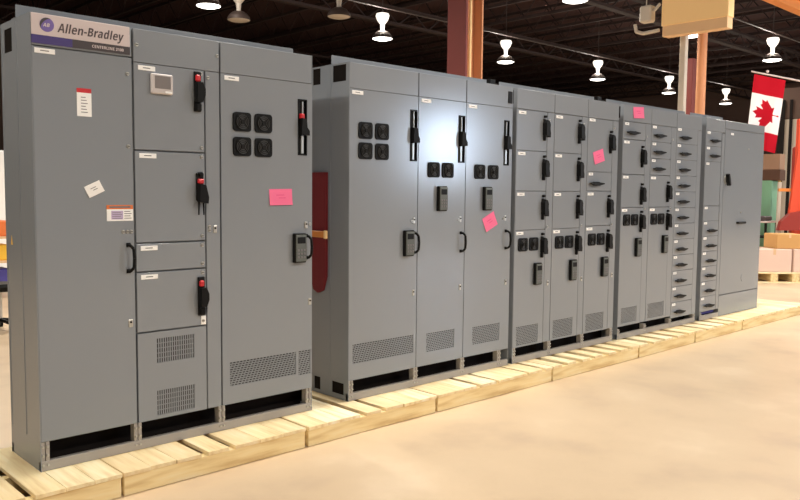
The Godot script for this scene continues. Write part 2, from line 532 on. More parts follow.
		"lock":             # quarter turn latch
			tube(a, Vector3.ZERO, Vector3(0, 0, 0.006), 0.011, 0.009, 12)
			bx(b, Vector3(-0.007, -0.0015, 0.006), Vector3(0.007, 0.0015, 0.0075))
			m = multi([[a, M.steel], [b, M.dark]])
		"catch":            # upright pale latch plate
			bx(a, Vector3(-0.012, -0.022, 0), Vector3(0.012, 0.022, 0.006), 0.003)
			tube(b, Vector3(0, 0.006, 0.006), Vector3(0, 0.006, 0.01), 0.006, 0.005, 10)
			m = multi([[a, M.steel], [b, M.dark]])
	shapes[kind] = m
	return m

func put(called: String, kind: String, parent: Node, x: float, y: float, z := 0.0) -> MeshInstance3D:
	return node(called, handle_mesh(kind), parent, Vector3(x - ox, y, z))

# a door or fixed panel, its openings cut through: holes as [x0, x1, y0, y1]
func door(called: String, parent: Node, x0: float, x1: float, y0: float, y1: float, holes := []) -> MeshInstance3D:
	var st := S()
	if holes.is_empty():
		bz(st, x0, x1, y0, y1, -0.018, 0.0, 0.0025)
	else:
		plate(st, x0, x1, y0, y1, -0.018, 0.0, holes)
	return node(called, one(st, M.gray), parent)

func vent(parent: Node, x0: float, x1: float, y0: float, y1: float, upright := false) -> void:
	var a := S()
	var b := S()
	bz(b, x0, x1, y0, y1, -0.0178, -0.016)
	if upright:
		var n := int((x1 - x0) / 0.013)
		for i in n + 1:
			var x := x0 + (x1 - x0) * i / n
			bz(a, maxf(x - 0.0035, x0), minf(x + 0.0035, x1), y0, y1, -0.006, -0.002)
		for j in range(1, 5):
			bz(a, x0, x1, y0 + (y1 - y0) * j / 5.0 - 0.002, y0 + (y1 - y0) * j / 5.0 + 0.002, -0.007, -0.003)
	else:
		var n := int((y1 - y0) / 0.0125)
		for j in n + 1:
			var y := y0 + (y1 - y0) * j / n
			bz(a, x0, x1, maxf(y - 0.0035, y0), minf(y + 0.0035, y1), -0.006, -0.002)
		for j in n:
			var k := 0
			var x := x0 + 0.006 * (j % 4) + 0.004
			while x < x1 - 0.007:
				bz(a, x, x + 0.007, y0 + (y1 - y0) * j / n, y0 + (y1 - y0) * (j + 1) / n, -0.006, -0.002)
				x += 0.024
				k += 1
	node("vent", multi([[a, M.gray], [b, M.dark]]), parent)

# a lever that sits in an upright slot in the door
func slot_lever(parent: Node, x0: float, x1: float, y0: float, y1: float, red: bool) -> void:
	var a := S(); var b := S(); var c := S(); var d := S()
	bz(a, x0, x1, y0, y1, -0.0178, -0.015)
	for y in [y0, y1 - 0.008]: bz(a, x0, x1, y, y + 0.008, -0.015, 0.004)
	bz(a, x0, x0 + 0.006, y0, y1, -0.015, 0.004)
	bz(a, x1 - 0.006, x1, y0, y1, -0.015, 0.004)
	var xm := (x0 + x1) / 2
	var ym := (y0 + y1) / 2
	bz(b, xm - 0.004, xm + 0.016, y0 + 0.012, ym - 0.03, -0.015, -0.006, 0.002)
	bz(b, xm + 0.004, xm + 0.014, ym + 0.03, y1 - 0.012, -0.015, -0.006, 0.002)
	var o := Vector2(xm - ox, ym)
	extrude(c, PackedVector2Array([o + Vector2(-0.026, -0.055), o + Vector2(0.012, -0.045), o + Vector2(0.034, -0.05), o + Vector2(0.034, -0.022), o + Vector2(0.016, 0.0), o + Vector2(0.012, 0.05), o + Vector2(-0.02, 0.056), o + Vector2(-0.026, 0.0)]), -0.012, 0.034)
	var list := [[a, M.black], [b, M.steel], [c, M.black]]
	if red:
		bz(d, xm - 0.022, xm + 0.006, ym + 0.052, ym + 0.085, -0.01, 0.022, 0.005)
		list.append([d, M.red])
	node("slot_lever", multi(list), parent)

# enclosure of one section: shell, base posts with bolts
func enclosure(parent: Node, x0: float, x1: float, kick_top: float, depth: float) -> void:
	var st := S()
	bz(st, x0 + 0.012, x1 - 0.012, kick_top, 2.284, -depth, -0.022)
	bz(st, x0 + 0.0045, x1 - 0.0045, 2.278, 2.284, -depth, -0.018)
	for x in [x0 + 0.004, x1 - 0.012]: bz(st, x, x + 0.008, kick_top, 2.1, -0.04, -0.018)
	node("enclosure", one(st, M.frame), parent)

func base(parent: Node, x0: float, x1: float, posts: Array, kick_top: float, depth: float) -> void:
	var st := S()
	bz(st, x0, x1, 0.0, 0.052, -0.03, -0.002, 0.003)
	node("base_rail", one(st, M.rail), parent)
	st = S()
	bz(st, x0, x1, 0.0, 0.05, -depth, -depth + 0.03)
	node("base_rail", one(st, M.rail), parent)
	for p in posts:
		var a := S(); var b := S()
		bz(a, p - 0.022, p - 0.002, 0.05, kick_top, -0.05, -0.004, 0.002)
		bz(a, p + 0.002, p + 0.022, 0.05, kick_top, -0.05, -0.004, 0.002)
		for y in [0.03, 0.08, kick_top - 0.025]:
			for s in [-0.012, 0.012]:
				tube(b, Vector3(p + s - ox, y, -0.004), Vector3(p + s - ox, y, 0.004), 0.007, 0.006, 8)
		node("base_post", multi([[a, M.rail], [b, M.steel]]), parent)
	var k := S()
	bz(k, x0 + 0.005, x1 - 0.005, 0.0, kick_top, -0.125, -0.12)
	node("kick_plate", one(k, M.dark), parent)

func side(parent: Node, x: float, right: bool, depth: float, holes: Array) -> void:
	var a := S(); var b := S()
	var d0 := x - 0.004 if right else x
	var d1 := x if right else x + 0.004
	plate(a, -depth, -0.001, 0.0, 2.286, d0, d1, holes, true)
	var s := 1.0 if right else -1.0
	# upright seam strip and the dark back of each opening
	var xs0 := minf(d0, d1); var xs1 := maxf(d0, d1)
	for z in [-0.208, -depth + 0.012]:
		bz(a, xs0 - (0.0 if right else 0.003), xs1 + (0.003 if right else 0.0), 0.15, 2.27, z, z + 0.012)
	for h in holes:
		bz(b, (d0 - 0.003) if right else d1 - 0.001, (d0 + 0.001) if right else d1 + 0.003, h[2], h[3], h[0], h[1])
	if holes.is_empty(): node("side_panel", one(a, M.gray), parent)
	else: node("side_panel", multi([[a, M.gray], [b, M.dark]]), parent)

func lifting_angle(parent: Node, x0: float, x1: float) -> void:
	var st := S()
	bz(st, x0, x1, 2.284, 2.29, -0.27, -0.2)
	bz(st, x0, x1, 2.284, 2.352, -0.206, -0.2, 0.001)
	node("lifting_angle", one(st, M.gray), parent)

func block(x0: float, label: String) -> Node3D:
	ox = x0
	return thing("cabinet_block", Vector3(x0, PH, 0), label, "electrical cabinet", "grey motor control cabinet blocks on pallets")

func fans(d: Node, list: Array) -> void:
	for p in list: put("fan_guard", "fan", d, p[0], p[1])

const G := 0.0026      # half a joint between doors
const TOPS := 2.109

func text(called: String, words: String, size: float, m: Material, parent: Node, at: Vector3, italic := true, stretch := 1.0) -> void:
	var f := SystemFont.new()
	f.font_names = PackedStringArray(["Droid Sans"])
	f.font_weight = 700
	var t := TextMesh.new()
	t.text = words
	t.font = f
	t.font_size = 64
	t.pixel_size = size / 64.0
	t.depth = 0.0012
	t.material = m
	var o := node(called, t, parent, at)
	if italic:
		o.transform.basis = Basis(Vector3(stretch, 0, 0), Vector3(0.2, 1, 0), Vector3(0, 0, 1))
	else:
		o.transform.basis = Basis(Vector3(stretch, 0, 0), Vector3(0, 1, 0), Vector3(0, 0, 1))

func first_block() -> void:
	var b := block(0.0, "leftmost grey cabinet block with a white lettered header sign, nearest in the row")
	var D := 0.445
	for e in [[0.0, 0.516], [0.516, 1.04], [1.04, 1.705]]: enclosure(b, e[0], e[1], 0.148, D)
	base(b, 0.0, 1.705, [0.024, 0.516, 1.04, 1.681], 0.15, D)
	side(b, 0.0, false, D, [[-0.39, -0.27, 2.13, 2.25]])
	side(b, 1.705, true, D, [[-0.17, -0.04, 2.16, 2.27], [-0.2, -0.05, 0.04, 0.13]])
	lifting_angle(b, 0.0, 1.70)
	# section with the header sign
	var d := door("top_cover", b, 0.005, 0.511, 2.132, 2.284)
	var st := S(); var s2 := S(); var s3 := S()
	bz(st, 0.004, 0.500, 2.18, 2.284, 0.0, 0.006, 0.002)
	var sign_ := node("header_sign", one(st, M.sign), d)
	tag(sign_, "white header sign with a round purple emblem and dark lettering")
	bz(s2, 0.004, 0.20, 2.14, 2.18, 0.0, 0.006)
	bz(s3, 0.20, 0.500, 2.14, 2.18, 0.0, 0.006)
	node("stripe", multi([[s2, M.navy], [s3, M.charcoal]]), d)
	# emblem
	var e0 := S(); var e1 := S(); var e2 := S()
	var c := Vector2(0.077, 2.233)
	tube(e0, Vector3(c.x, c.y, 0.006), Vector3(c.x, c.y, 0.0085), 0.034, 0.034, 28)
	var cres := PackedVector2Array()
	for i in 13:
		var a := deg_to_rad(60 + i * 12.5)
		cres.append(c + Vector2(cos(a), sin(a)) * 0.034)
	for i in range(12, -1, -1):
		var a := deg_to_rad(60 + i * 12.5)
		cres.append(c + Vector2(cos(a), sin(a)) * (0.033 - 0.013 * sin(PI * i / 12.0)))
	extrude(e1, cres, 0.0085, 0.0095)
	node("emblem", multi([[e0, M.logo], [e1, M.charcoal]]), d)
	text("lettering", "AB", 0.024, M.sign, d, Vector3(c.x - 0.002, c.y - 0.002, 0.0095))
	text("lettering", "Allen-Bradley", 0.06, M.letter, d, Vector3(0.298, 2.226, 0.0068), true, 0.86)
	text("lettering", "CENTERLINE 2100", 0.02, M.sign, d, Vector3(0.382, 2.159, 0.0068), false, 1.0)
	d = door("door", b, 0.005, 0.511, 0.152, 2.126)
	put("nameplate", "nameplate", d, 0.066, 2.106)
	var w := S(); var r := S(); var k := S()
	bz(w, 0.218, 0.292, 1.801, 1.92, 0.0, 0.002)
	bz(r, 0.218, 0.292, 1.92, 1.942, 0.0, 0.002)
	for i in 6: bz(k, 0.238, 0.272 - 0.005 * (i % 3), 1.82 + i * 0.015, 1.824 + i * 0.015, 0.002, 0.0023)
	var tg := node("tag_label", multi([[w, M.white], [r, M.red], [k, M.ink]]), d)
	tag(tg, "upright white label with a red header")
	w = S(); r = S(); k = S(); var lv := S()
	bz(w, 0.361, 0.505, 1.264, 1.326, 0.0, 0.002)
	bz(r, 0.361, 0.505, 1.326, 1.348, 0.0, 0.002)
	bz(lv, 0.385, 0.45, 1.272, 1.318, 0.002, 0.0024)
	for i in 4: bz(k, 0.456, 0.496 - 0.006 * (i % 2), 1.276 + i * 0.012, 1.28 + i * 0.012, 0.002, 0.0023)
	for i in 4: bz(k, 0.39, 0.444 - 0.006 * (i % 2), 1.276 + i * 0.01, 1.279 + i * 0.01, 0.0024, 0.0027)
	bz(k, 0.376, 0.49, 1.333, 1.342, 0.002, 0.0023)
	tg = node("warning_label", multi([[w, M.white], [r, M.orange], [k, M.ink], [lv, M.lavender]]), d)
	tag(tg, "white warning label with an orange header")
	put("pull_handle", "pull", d, 0.484, 1.064)
	for x in [0.45, 0.472, 0.494]: put("lock", "lock", d, x, 1.205)
	put("latch", "catch", d, 0.482, 0.71)
	put("lock", "lock", d, 0.486, 2.04)
	put("lock", "lock", d, 0.486, 1.66)
	# section of plug-in units
	d = door("top_cover", b, 0.521, 1.036, TOPS, 2.284)
	put("lock", "lock", d, 0.54, 2.2)
	put("lock", "lock", d, 1.024, 2.2)
	var us := [[1.646, 2.106], [1.144, 1.638], [0.986, 1.136], [0.652, 0.978]]
	for i in 4:
		d = door("unit_door" if i != 2 else "blank_door", b, 0.521, 0.938, us[i][0], us[i][1])
		put("nameplate", "nameplate", d, 0.594, us[i][1] - 0.024)
		if i == 0:
			put("disconnect_handle", "tall", d, 0.893, 1.984)
			var f := S(); var g := S(); var h := S()
			bz(f, 0.612, 0.738, 1.95, 2.058, 0.0, 0.022, 0.006)
			bz(g, 0.63, 0.722, 1.978, 2.046, 0.022, 0.0235)
			bz(h, 0.69, 0.73, 1.956, 1.966, 0.022, 0.024)
			var hm := node("display_panel", multi([[f, M.bezel], [g, M.screen], [h, M.white]]), d)
			tag(hm, "small white display panel with a grey screen")
		elif i == 1: put("disconnect_handle", "pronged", d, 0.903, 1.41)
		elif i == 3:
			put("disconnect_handle", "tall", d, 0.905, 0.822)
			var wp := S(); bz(wp, 0.905, 0.936, 0.655, 0.705, 0.0, 0.004, 0.001)
			tag(node("latch_plate", one(wp, M.white), d), "small white latch plate")
		put("lock", "lock", d, 0.918, us[i][1] - 0.02)
		put("lock", "lock", d, 0.918, us[i][0] + 0.025)
	d = door("vent_panel", b, 0.521, 0.938, 0.152, 0.644, [[0.63, 0.862, 0.468, 0.606], [0.628, 0.862, 0.172, 0.312]])
	vent(d, 0.63, 0.862, 0.468, 0.606, true)
	vent(d, 0.628, 0.862, 0.172, 0.312, true)
	d = door("wireway_door", b, 0.946, 1.036, 0.152, 2.106)
	for y in [1.2, 1.22]: put("lock", "lock", d, 0.965, y)
	put("latch", "catch", d, 1.0, 1.205)
	put("lock", "lock", d, 0.962, 2.07)
	# drive section
	d = door("top_cover", b, 1.045, 1.70, TOPS, 2.284)
	d = door("drive_door", b, 1.045, 1.70, 0.152, 2.106, [[1.592, 1.662, 1.655, 2.005], [1.095, 1.578, 0.258, 0.406], [1.598, 1.692, 0.246, 0.406]])
	put("nameplate", "nameplate", d, 1.118, 2.083)
	fans(d, [[1.184, 1.835], [1.333, 1.835], [1.184, 1.69], [1.333, 1.69]])
	slot_lever(d, 1.592, 1.662, 1.655, 2.005, true)
	put("operator_keypad", "keypad", d, 1.594, 1.07)
	put("pull_handle", "pull", d, 1.665, 1.075)
	put("latch", "catch", d, 1.655, 1.215)
	put("lock", "lock", d, 1.685, 1.22)
	vent(d, 1.095, 1.578, 0.258, 0.406)
	vent(d, 1.598, 1.692, 0.246, 0.406)
	put("latch", "catch", d, 1.685, 0.72)
	# the yellow triangle on the side
	var y3 := S()
	quad(y3, Vector3(-0.0015, 1.135, -0.362), Vector3(-0.0015, 1.135, -0.336), Vector3(-0.0015, 1.185, -0.347), Vector3(-0.0015, 1.185, -0.351), Vector3.LEFT)
	tag(node("hazard_sticker", one(y3, M.yellow), b), "small yellow triangle sticker on the side panel")

func second_block() -> void:
	var b := block(2.013, "second grey cabinet block from the left, with a cluster of four fans and two pairs")
	var D := 0.445
	var xs := [2.013, 2.658, 3.172, 3.735]
	for i in 3: enclosure(b, xs[i], xs[i + 1], 0.138, D)
	base(b, 2.013, 3.735, [2.037, 2.658, 3.172, 3.62], 0.14, D)
	side(b, 2.013, false, D, [[-0.177, -0.038, 2.165, 2.275], [-0.40, -0.315, 2.165, 2.275], [-0.177, -0.05, 0.035, 0.115], [-0.38, -0.31, 0.025, 0.115]])
	side(b, 3.735, true, D, [])
	lifting_angle(b, 2.02, 3.73)
	for i in 3:
		var x0: float = xs[i] + (0.003 if i == 0 else 0.0035)
		var x1: float = xs[i + 1] - 0.0035
		var tc := door("top_cover", b, x0, x1, 2.1155, 2.284)
		if i == 2:
			var k := S()
			bz(k, 3.672, 3.722, 2.15, 2.246, 0.0, 0.006, 0.002)
			tag(node("bus_cover", one(k, M.black), tc), "small black cover plate")
		var h: Array = [[2.05, 2.628, 0.255, 0.39], [2.765, 3.07, 0.238, 0.382], [3.282, 3.615, 0.226, 0.37]][i]
		var s: Array = [[2.574, 2.644, 1.65, 2.016], [3.085, 3.156, 1.655, 2.012], [3.628, 3.694, 1.65, 2.012]][i]
		var d := door("drive_door", b, x0, x1, 0.142, 2.113, [h, s])
		put("nameplate", "nameplate", d, [2.082, 2.735, 3.245][i], 2.09)
		slot_lever(d, s[0], s[1], s[2], s[3], false)
		vent(d, h[0], h[1], h[2], h[3])
		put("latch", "catch", d, [2.62, 3.118, 3.66][i], 1.225)
		put("latch", "catch", d, [2.62, 3.125, 3.68][i], 0.7)
		put("lock", "lock", d, [2.6, 3.1, 3.64][i], 1.22)
		if i == 0:
			fans(d, [[2.15, 1.842], [2.301, 1.842], [2.15, 1.705], [2.301, 1.705]])
			put("operator_keypad", "keypad", d, 2.556, 1.063)
			put("pull_handle", "pull", d, 2.63, 1.063)
		else:
			fans(d, [[[2.817, 1.594], [2.968, 1.594]], [[3.333, 1.592], [3.497, 1.592]]][i - 1])
			put("operator_keypad", "keypad", d, [2.898, 3.418][i - 1], 1.383)
			put("pull_handle", "pull", d, [3.135, 3.68][i - 1], 1.05)
	var lb := S()
	bz(lb, 3.49, 3.56, 2.286, 2.33, -0.08, -0.04, 0.004)
	tag(node("lifting_bracket", one(lb, M.black), b), "small black bracket on top")

func starter_door(b: Node, x0: float, x1: float, y0: float, y1: float, hx: float, hy: float, bars := false) -> MeshInstance3D:
	var d := door("unit_door", b, x0 + G, x1 - G, y0 + G * 0.7, y1 - G * 0.7)
	put("nameplate", "nameplate", d, x0 + 0.07, y1 - 0.027)
	put("disconnect_handle", "disconnect", d, hx, hy)
	return d

func feeder_door(b: Node, x0: float, x1: float, y0: float, y1: float, hx: float) -> MeshInstance3D:
	var d := door("feeder_door", b, x0 + G, x1 - G, y0 + G * 0.6, y1 - G * 0.6)
	put("nameplate", "small_nameplate", d, x0 + 0.065, y1 - 0.022)
	if hx > 0.0: put("feeder_handle", "feeder", d, hx, (y0 + y1) / 2 - 0.022)
	return d

func drive_unit(b: Node, x0: float, x1: float, top: float, bot: float, fx: float, fy: float, hx: float, hy: float, kx: float, ky: float, v: Array) -> void:
	var d := door("drive_door", b, x0 + G, x1 - G, bot, top - G * 0.7, [v])
	put("nameplate", "nameplate", d, x0 + 0.066, top - 0.025)
	fans(d, [[fx, fy], [fx + 0.148, fy]])
	put("disconnect_handle", "disconnect", d, hx, hy)
	put("operator_keypad", "keypad", d, kx, ky)
	vent(d, v[0], v[1], v[2], v[3])

func third_block() -> void:
	var b := block(3.79, "third grey cabinet block, a grid of black handled unit doors over three fan pairs")
	var D := 0.445
	var xs := [3.79, 4.312, 4.826, 5.345]
	for i in 3: enclosure(b, xs[i], xs[i + 1], 0.128, D)
	base(b, 3.79, 5.345, [3.814, 4.312, 4.826, 5.32], 0.13, D)
	side(b, 3.79, false, D, [[-0.177, -0.038, 2.16, 2.27], [-0.177, -0.04, 0.03, 0.11]])
	side(b, 5.345, true, D, [])
	lifting_angle(b, 3.8, 5.34)
	var rows := [2.118, 1.782, 1.446, 1.118]
	for i in 3:
		var x0: float = xs[i] + (0.002 if i == 0 else 0.0)
		var w: float = x0 + 0.418
		door("top_cover", b, x0 + G, xs[i + 1] - G, 2.121, 2.284)
		var wd := door("wireway_door", b, w + G, xs[i + 1] - G, 0.132, 2.118)
		put("lock", "lock", wd, w + 0.03, 1.14)
		put("lock", "lock", wd, w + 0.03, 2.05)
		put("latch", "catch", wd, w + 0.05, 0.65)
		var hx := x0 + 0.38
		if i < 2:
			for j in 3: starter_door(b, x0, w, rows[j + 1], rows[j], hx, rows[j] - 0.136)
		else:
			var d := door("unit_door", b, x0 + G, w - G, 1.632, 2.115)
			put("nameplate", "nameplate", d, x0 + 0.07, 2.1)
			put("disconnect_handle", "disconnect", d, x0 + 0.385, 1.915)
			feeder_door(b, x0, w, 1.454, 1.63, x0 + 0.135)
			starter_door(b, x0, w, 1.13, 1.452, hx, 1.312)
		var top := 1.118 if i < 2 else 1.128
		drive_unit(b, x0, w, top, 0.132, x0 + 0.107, 0.998 + (0.006 if i == 2 else 0.0), hx, 0.985, x0 + [0.305, 0.31, 0.315][i], 0.742, [x0 + 0.045, x0 + 0.345, 0.146, 0.308])
	var lb := S()
	bz(lb, 5.03, 5.1, 2.286, 2.33, -0.08, -0.04, 0.004)
	tag(node("lifting_bracket", one(lb, M.black), b), "small black bracket on top")

func fourth_block() -> void:
	var b := block(5.43, "fourth grey cabinet block, its right bay a column of twelve small flat levers")
	var D := 0.445
	var xs := [5.43, 5.962, 6.49, 7.06]
	for i in 3: enclosure(b, xs[i], xs[i + 1], 0.122 if i < 2 else 0.092, D)
	base(b, 5.43, 7.06, [5.454, 5.962, 6.49, 7.036], 0.1, D)
	side(b, 5.43, false, D, [[-0.177, -0.038, 2.16, 2.27]])
	side(b, 7.06, true, D, [])
	lifting_angle(b, 5.44, 7.05)
	for i in 3:
		door("top_cover", b, xs[i] + G, xs[i + 1] - G, 2.132, 2.284)
		var wd := door("wireway_door", b, xs[i + 1] - (0.11 if i < 2 else 0.09), xs[i + 1] - G, 0.126 if i < 2 else 0.096, 2.128)
		if i < 2:
			put("lock", "lock", wd, xs[i + 1] - 0.08, 2.0)
			put("lock", "lock", wd, xs[i + 1] - 0.08, 1.28)
	var x0 := 5.43
	var w := 5.852
	feeder_door(b, x0, w, 1.96, 2.128, x0 + 0.15)
	starter_door(b, x0, w, 1.62, 1.957, x0 + 0.365, 1.80)
	starter_door(b, x0, w, 1.296, 1.618, x0 + 0.375, 1.43)
	drive_unit(b, x0, w, 1.294, 0.126, x0 + 0.105, 1.174, x0 + 0.38, 1.157, x0 + 0.318, 0.90, [x0 + 0.06, x0 + 0.355, 0.152, 0.306])
	x0 = 5.962
	w = 6.38
	for j in 3: feeder_door(b, x0, w, 1.96 - j * 0.169, 2.128 - j * 0.169, x0 + 0.142)
	starter_door(b, x0, w, 1.296, 1.62, x0 + 0.372, 1.455)
	drive_unit(b, x0, w, 1.294, 0.126, x0 + 0.1, 1.174, x0 + 0.385, 1.16, x0 + 0.325, 0.91, [x0 + 0.04, x0 + 0.375, 0.15, 0.304])
	for j in 12: feeder_door(b, 6.49, 6.97, 2.136 - (j + 1) * 0.17, 2.136 - j * 0.17, 6.49 + 0.162)

func fifth_block() -> void:
	var b := block(7.165, "rightmost grey cabinet block with a wide plain door and a rotary switch")
	var D := 0.445
	enclosure(b, 7.165, 7.64, 0.09, D)
	enclosure(b, 7.64, 8.747, 0.04, D)
	base(b, 7.165, 7.66, [7.189], 0.092, D)
	var bs := S()
	bz(bs, 7.66, 8.745, 0.0, 0.05, -D, -0.03)
	node("plinth", one(bs, M.frame), b)
	side(b, 7.165, false, D, [])
	side(b, 8.747, true, D, [])
	lifting_angle(b, 7.18, 8.0)
	door("top_cover", b, 7.165 + G, 7.64 - G, 2.14, 2.284)
	for j in 2: feeder_door(b, 7.165, 7.56, 2.14 - (j + 1) * 0.17, 2.14 - j * 0.17, 7.165 + 0.19)
	var d := door("blank_door", b, 7.165 + G, 7.56 - G, 1.304, 1.798)
	put("nameplate", "small_nameplate", d, 7.23, 1.775)
	for j in 7: feeder_door(b, 7.165, 7.56, 1.3 - (j + 1) * 0.172, 1.3 - j * 0.172, 7.165 + 0.19 if j > 0 else -1.0)
	door("wireway_door", b, 7.568, 7.64 - G, 0.096, 2.132)
	door("top_cover", b, 7.645, 8.742, 2.19, 2.284)
	d = door("main_door", b, 7.645, 8.742, 0.256, 2.182)
	put("nameplate", "small_nameplate", d, 7.83, 2.137)
	put("rotary_switch", "rotary", d, 7.70, 1.602)
	put("lock", "lock", d, 8.15, 1.22)
	put("lock", "lock", d, 8.3, 1.98)
	var a := S()
	bz(a, 8.03, 8.24, 1.082, 1.108, 0.0, 0.035, 0.006)
	tag(node("door_lever", one(a, M.rubber), d), "dark flat lever on the plain door")
	d = door("kick_panel", b, 7.645, 8.742, 0.004, 0.248)
	var c := S()
	tube(c, Vector3(8.28 - ox, 0.42, 0), Vector3(8.28 - ox, 0.42, 0.003), 0.05, 0.05, 20)
	node("knockout", one(c, M.gray), b)
	# blue tape-wrapped bundle lies in the open base
	ox = 0.0
	var t := S()
	bx(t, Vector3(7.22, PH + 0.053, -0.112), Vector3(7.6, PH + 0.086, -0.034), 0.012)
	tag(node("cable_bundle", one(t, M.blue), self), "blue bundle lying in the open base of the rightmost cabinet block", "bundle")

# ---------------------------------------------------------------- notes and papers
func note(called: String, x: float, y: float, w: float, h: float, turn: float, m: Material, ink: Material, label: String, category: String, group: String) -> void:
	var a := S(); var k := S()
	var n := 6
	for i in n:                      # a slight curl lifts the lower edge
		var y0 := -h / 2 + h * i / n
		var y1 := -h / 2 + h * (i + 1) / n
		var z0 := 0.001 + 0.007 * pow(1.0 - float(i) / n, 2.0)
		var z1 := 0.001 + 0.007 * pow(1.0 - float(i + 1) / n, 2.0)
		var nn := Vector3(0, z0 - z1, y1 - y0).normalized() * Vector3(1, -1, 1)
		quad(a, Vector3(-w / 2, y0, z0), Vector3(w / 2, y0, z0), Vector3(w / 2, y1, z1), Vector3(-w / 2, y1, z1), nn)
		quad(a, Vector3(-w / 2, y0, z0 - 0.0008), Vector3(w / 2, y0, z0 - 0.0008), Vector3(w / 2, y1, z1 - 0.0008), Vector3(-w / 2, y1, z1 - 0.0008), -nn)
	bx(k, Vector3(-w * 0.2, h * 0.1, 0.002), Vector3(w * 0.15, h * 0.15, 0.0032))
	bx(k, Vector3(-w * 0.1, -h * 0.08, 0.0035), Vector3(w * 0.2, -h * 0.03, 0.0045))
	var o := node(called, multi([[a, m], [k, ink]]), self, Vector3(x, PH + y, 0.0012))
	o.rotation_degrees.z = turn
	tag(o, label, category, group)

func papers() -> void:
	note("sticky_note", 1.461, 1.392, 0.17, 0.1, 1.0, M.pink, M.pink_ink, "pink note stuck on the drive door of the leftmost cabinet block", "note", "pink notes stuck on the cabinet doors")
	note("sticky_note", 3.468, 1.2, 0.15, 0.115, 24.0, M.pink, M.pink_ink, "tilted pink note below the keypad on the second cabinet block", "note", "pink notes stuck on the cabinet doors")
	note("sticky_note", 5.012, 1.772, 0.17, 0.115, 14.0, M.pink, M.pink_ink, "pink note on the top right unit door of the third cabinet block", "note", "pink notes stuck on the cabinet doors")
	note("sticky_note", 5.70, 2.226, 0.2, 0.11, 4.0, M.pink, M.pink_ink, "pink note at the top of the fourth cabinet block", "note", "pink notes stuck on the cabinet doors")
	note("paper_card", 0.297, 1.432, 0.088, 0.062, 25.0, M.white, M.ink, "small white paper card stuck at a tilt on the leftmost door", "card", "")

# ---------------------------------------------------------------- pallets
func pallet(label: String, x0: float, x1: float, boards: Array, zb := -0.52, zf := 0.285) -> void:
	ox = x0
	var t := thing("wooden_pallet", Vector3(x0, 0, 0), label, "pallet", "wooden pallets under the cabinet row")
	var rng := RandomNumberGenerator.new()
	rng.seed = int(x0 * 100) + 500
	for e in boards:
		var w: float = e[1] - e[0]
		var n := maxi(1, int(round(w / 0.15)))
		for i in n:
			var st := S()
			var a: float = e[0] + w * i / n + (0.0012 if i > 0 else 0.0)
			var c: float = e[0] + w * (i + 1) / n - (0.0012 if i < n - 1 else 0.0)
			bz(st, a, c, PH - 0.022, PH - rng.randf() * 0.0008, zb - rng.randf() * 0.01, zf + rng.randf_range(-0.006, 0.006), 0.002)
			node("deck_board", one(st, M.boards[rng.randi() % 5]), t)
	for z in [zf - 0.045, (zf + zb) / 2, zb + 0.045]:
		var st := S()
		bz(st, x0 + 0.003, x1 - 0.003, 0.0, PH - 0.0225, z - 0.02, z + 0.02 if z < 0.2 else zf - 0.008, 0.003)
		node("stringer", one(st, M.stringer), t)

func spaced(x0: float, x1: float, w: float, g: float) -> Array:
	var r := []
	var n := int(round((x1 - x0 + g) / (w + g)))
	var p := (x1 - x0 + g) / n
	for i in n: r.append([x0 + p * i, x0 + p * i + p - g])
	return r

func pallets() -> void:
	pallet("leftmost pallet, its corner running out of the picture below the first cabinet", -0.86, 0.297, [[-0.86, -0.56], [-0.52, -0.165], [-0.125, 0.297]])
	pallet("pallet under the middle and right bays of the leftmost cabinet block", 0.305, 1.447, [[0.305, 0.742], [0.785, 0.915], [0.955, 1.447]])
	pallet("pallet across the gap between the first two cabinet blocks", 1.466, 2.588, [[1.466, 1.884], [1.935, 2.062], [2.105, 2.588]])
	pallet("pallet under the right half of the second cabinet block", 2.604, 3.97, [[2.604, 3.02], [3.065, 3.235], [3.27, 3.625], [3.66, 3.835], [3.88, 3.97]])
	pallet("pallet under the third cabinet block, its boards widely spaced", 3.985, 5.355, spaced(3.985, 5.355, 0.125, 0.085))
	pallet("pallet under the left part of the fourth cabinet block", 5.375, 6.50, spaced(5.375, 6.50, 0.13, 0.095))
	pallet("pallet under the gap between the last two cabinet blocks", 6.52, 7.66, spaced(6.52, 7.66, 0.14, 0.085))
	pallet("pallet at the far end of the row, sticking out past the rightmost cabinet block", 7.68, 9.62, spaced(7.68, 9.62, 0.28, 0.02))
	ox = 0.0

# ---------------------------------------------------------------- hall things
func hanging_strip() -> void:
	var t := thing("hanging_strip", Vector3(1.99, PH + 0.72, -0.312), "dark red strip with a tan clasp in the gap between the first two cabinet blocks", "strip")
	var a := S()
	var pts := PackedVector2Array([Vector2(-0.085, 0.84), Vector2(-0.085, 0.12), Vector2(-0.05, 0.02), Vector2(0.0, 0.0), Vector2(0.05, 0.02), Vector2(0.085, 0.12), Vector2(0.085, 0.84)])
	extrude(a, pts, -0.012, 0.012)
	var o := node("strip", one(a, M.strip_red), t, Vector3(0.01, 0, 0))
	o.rotation_degrees.y = -90
	var b := S(); var c := S()
	bx(b, Vector3(-0.02, 0.39, -0.09), Vector3(-0.002, 0.435, 0.09), 0.003)
	bx(c, Vector3(-0.022, 0.385, 0.09), Vector3(-0.002, 0.44, 0.115), 0.003)
	node("clasp", multi([[b, M.crane], [c, M.cream]]), t)

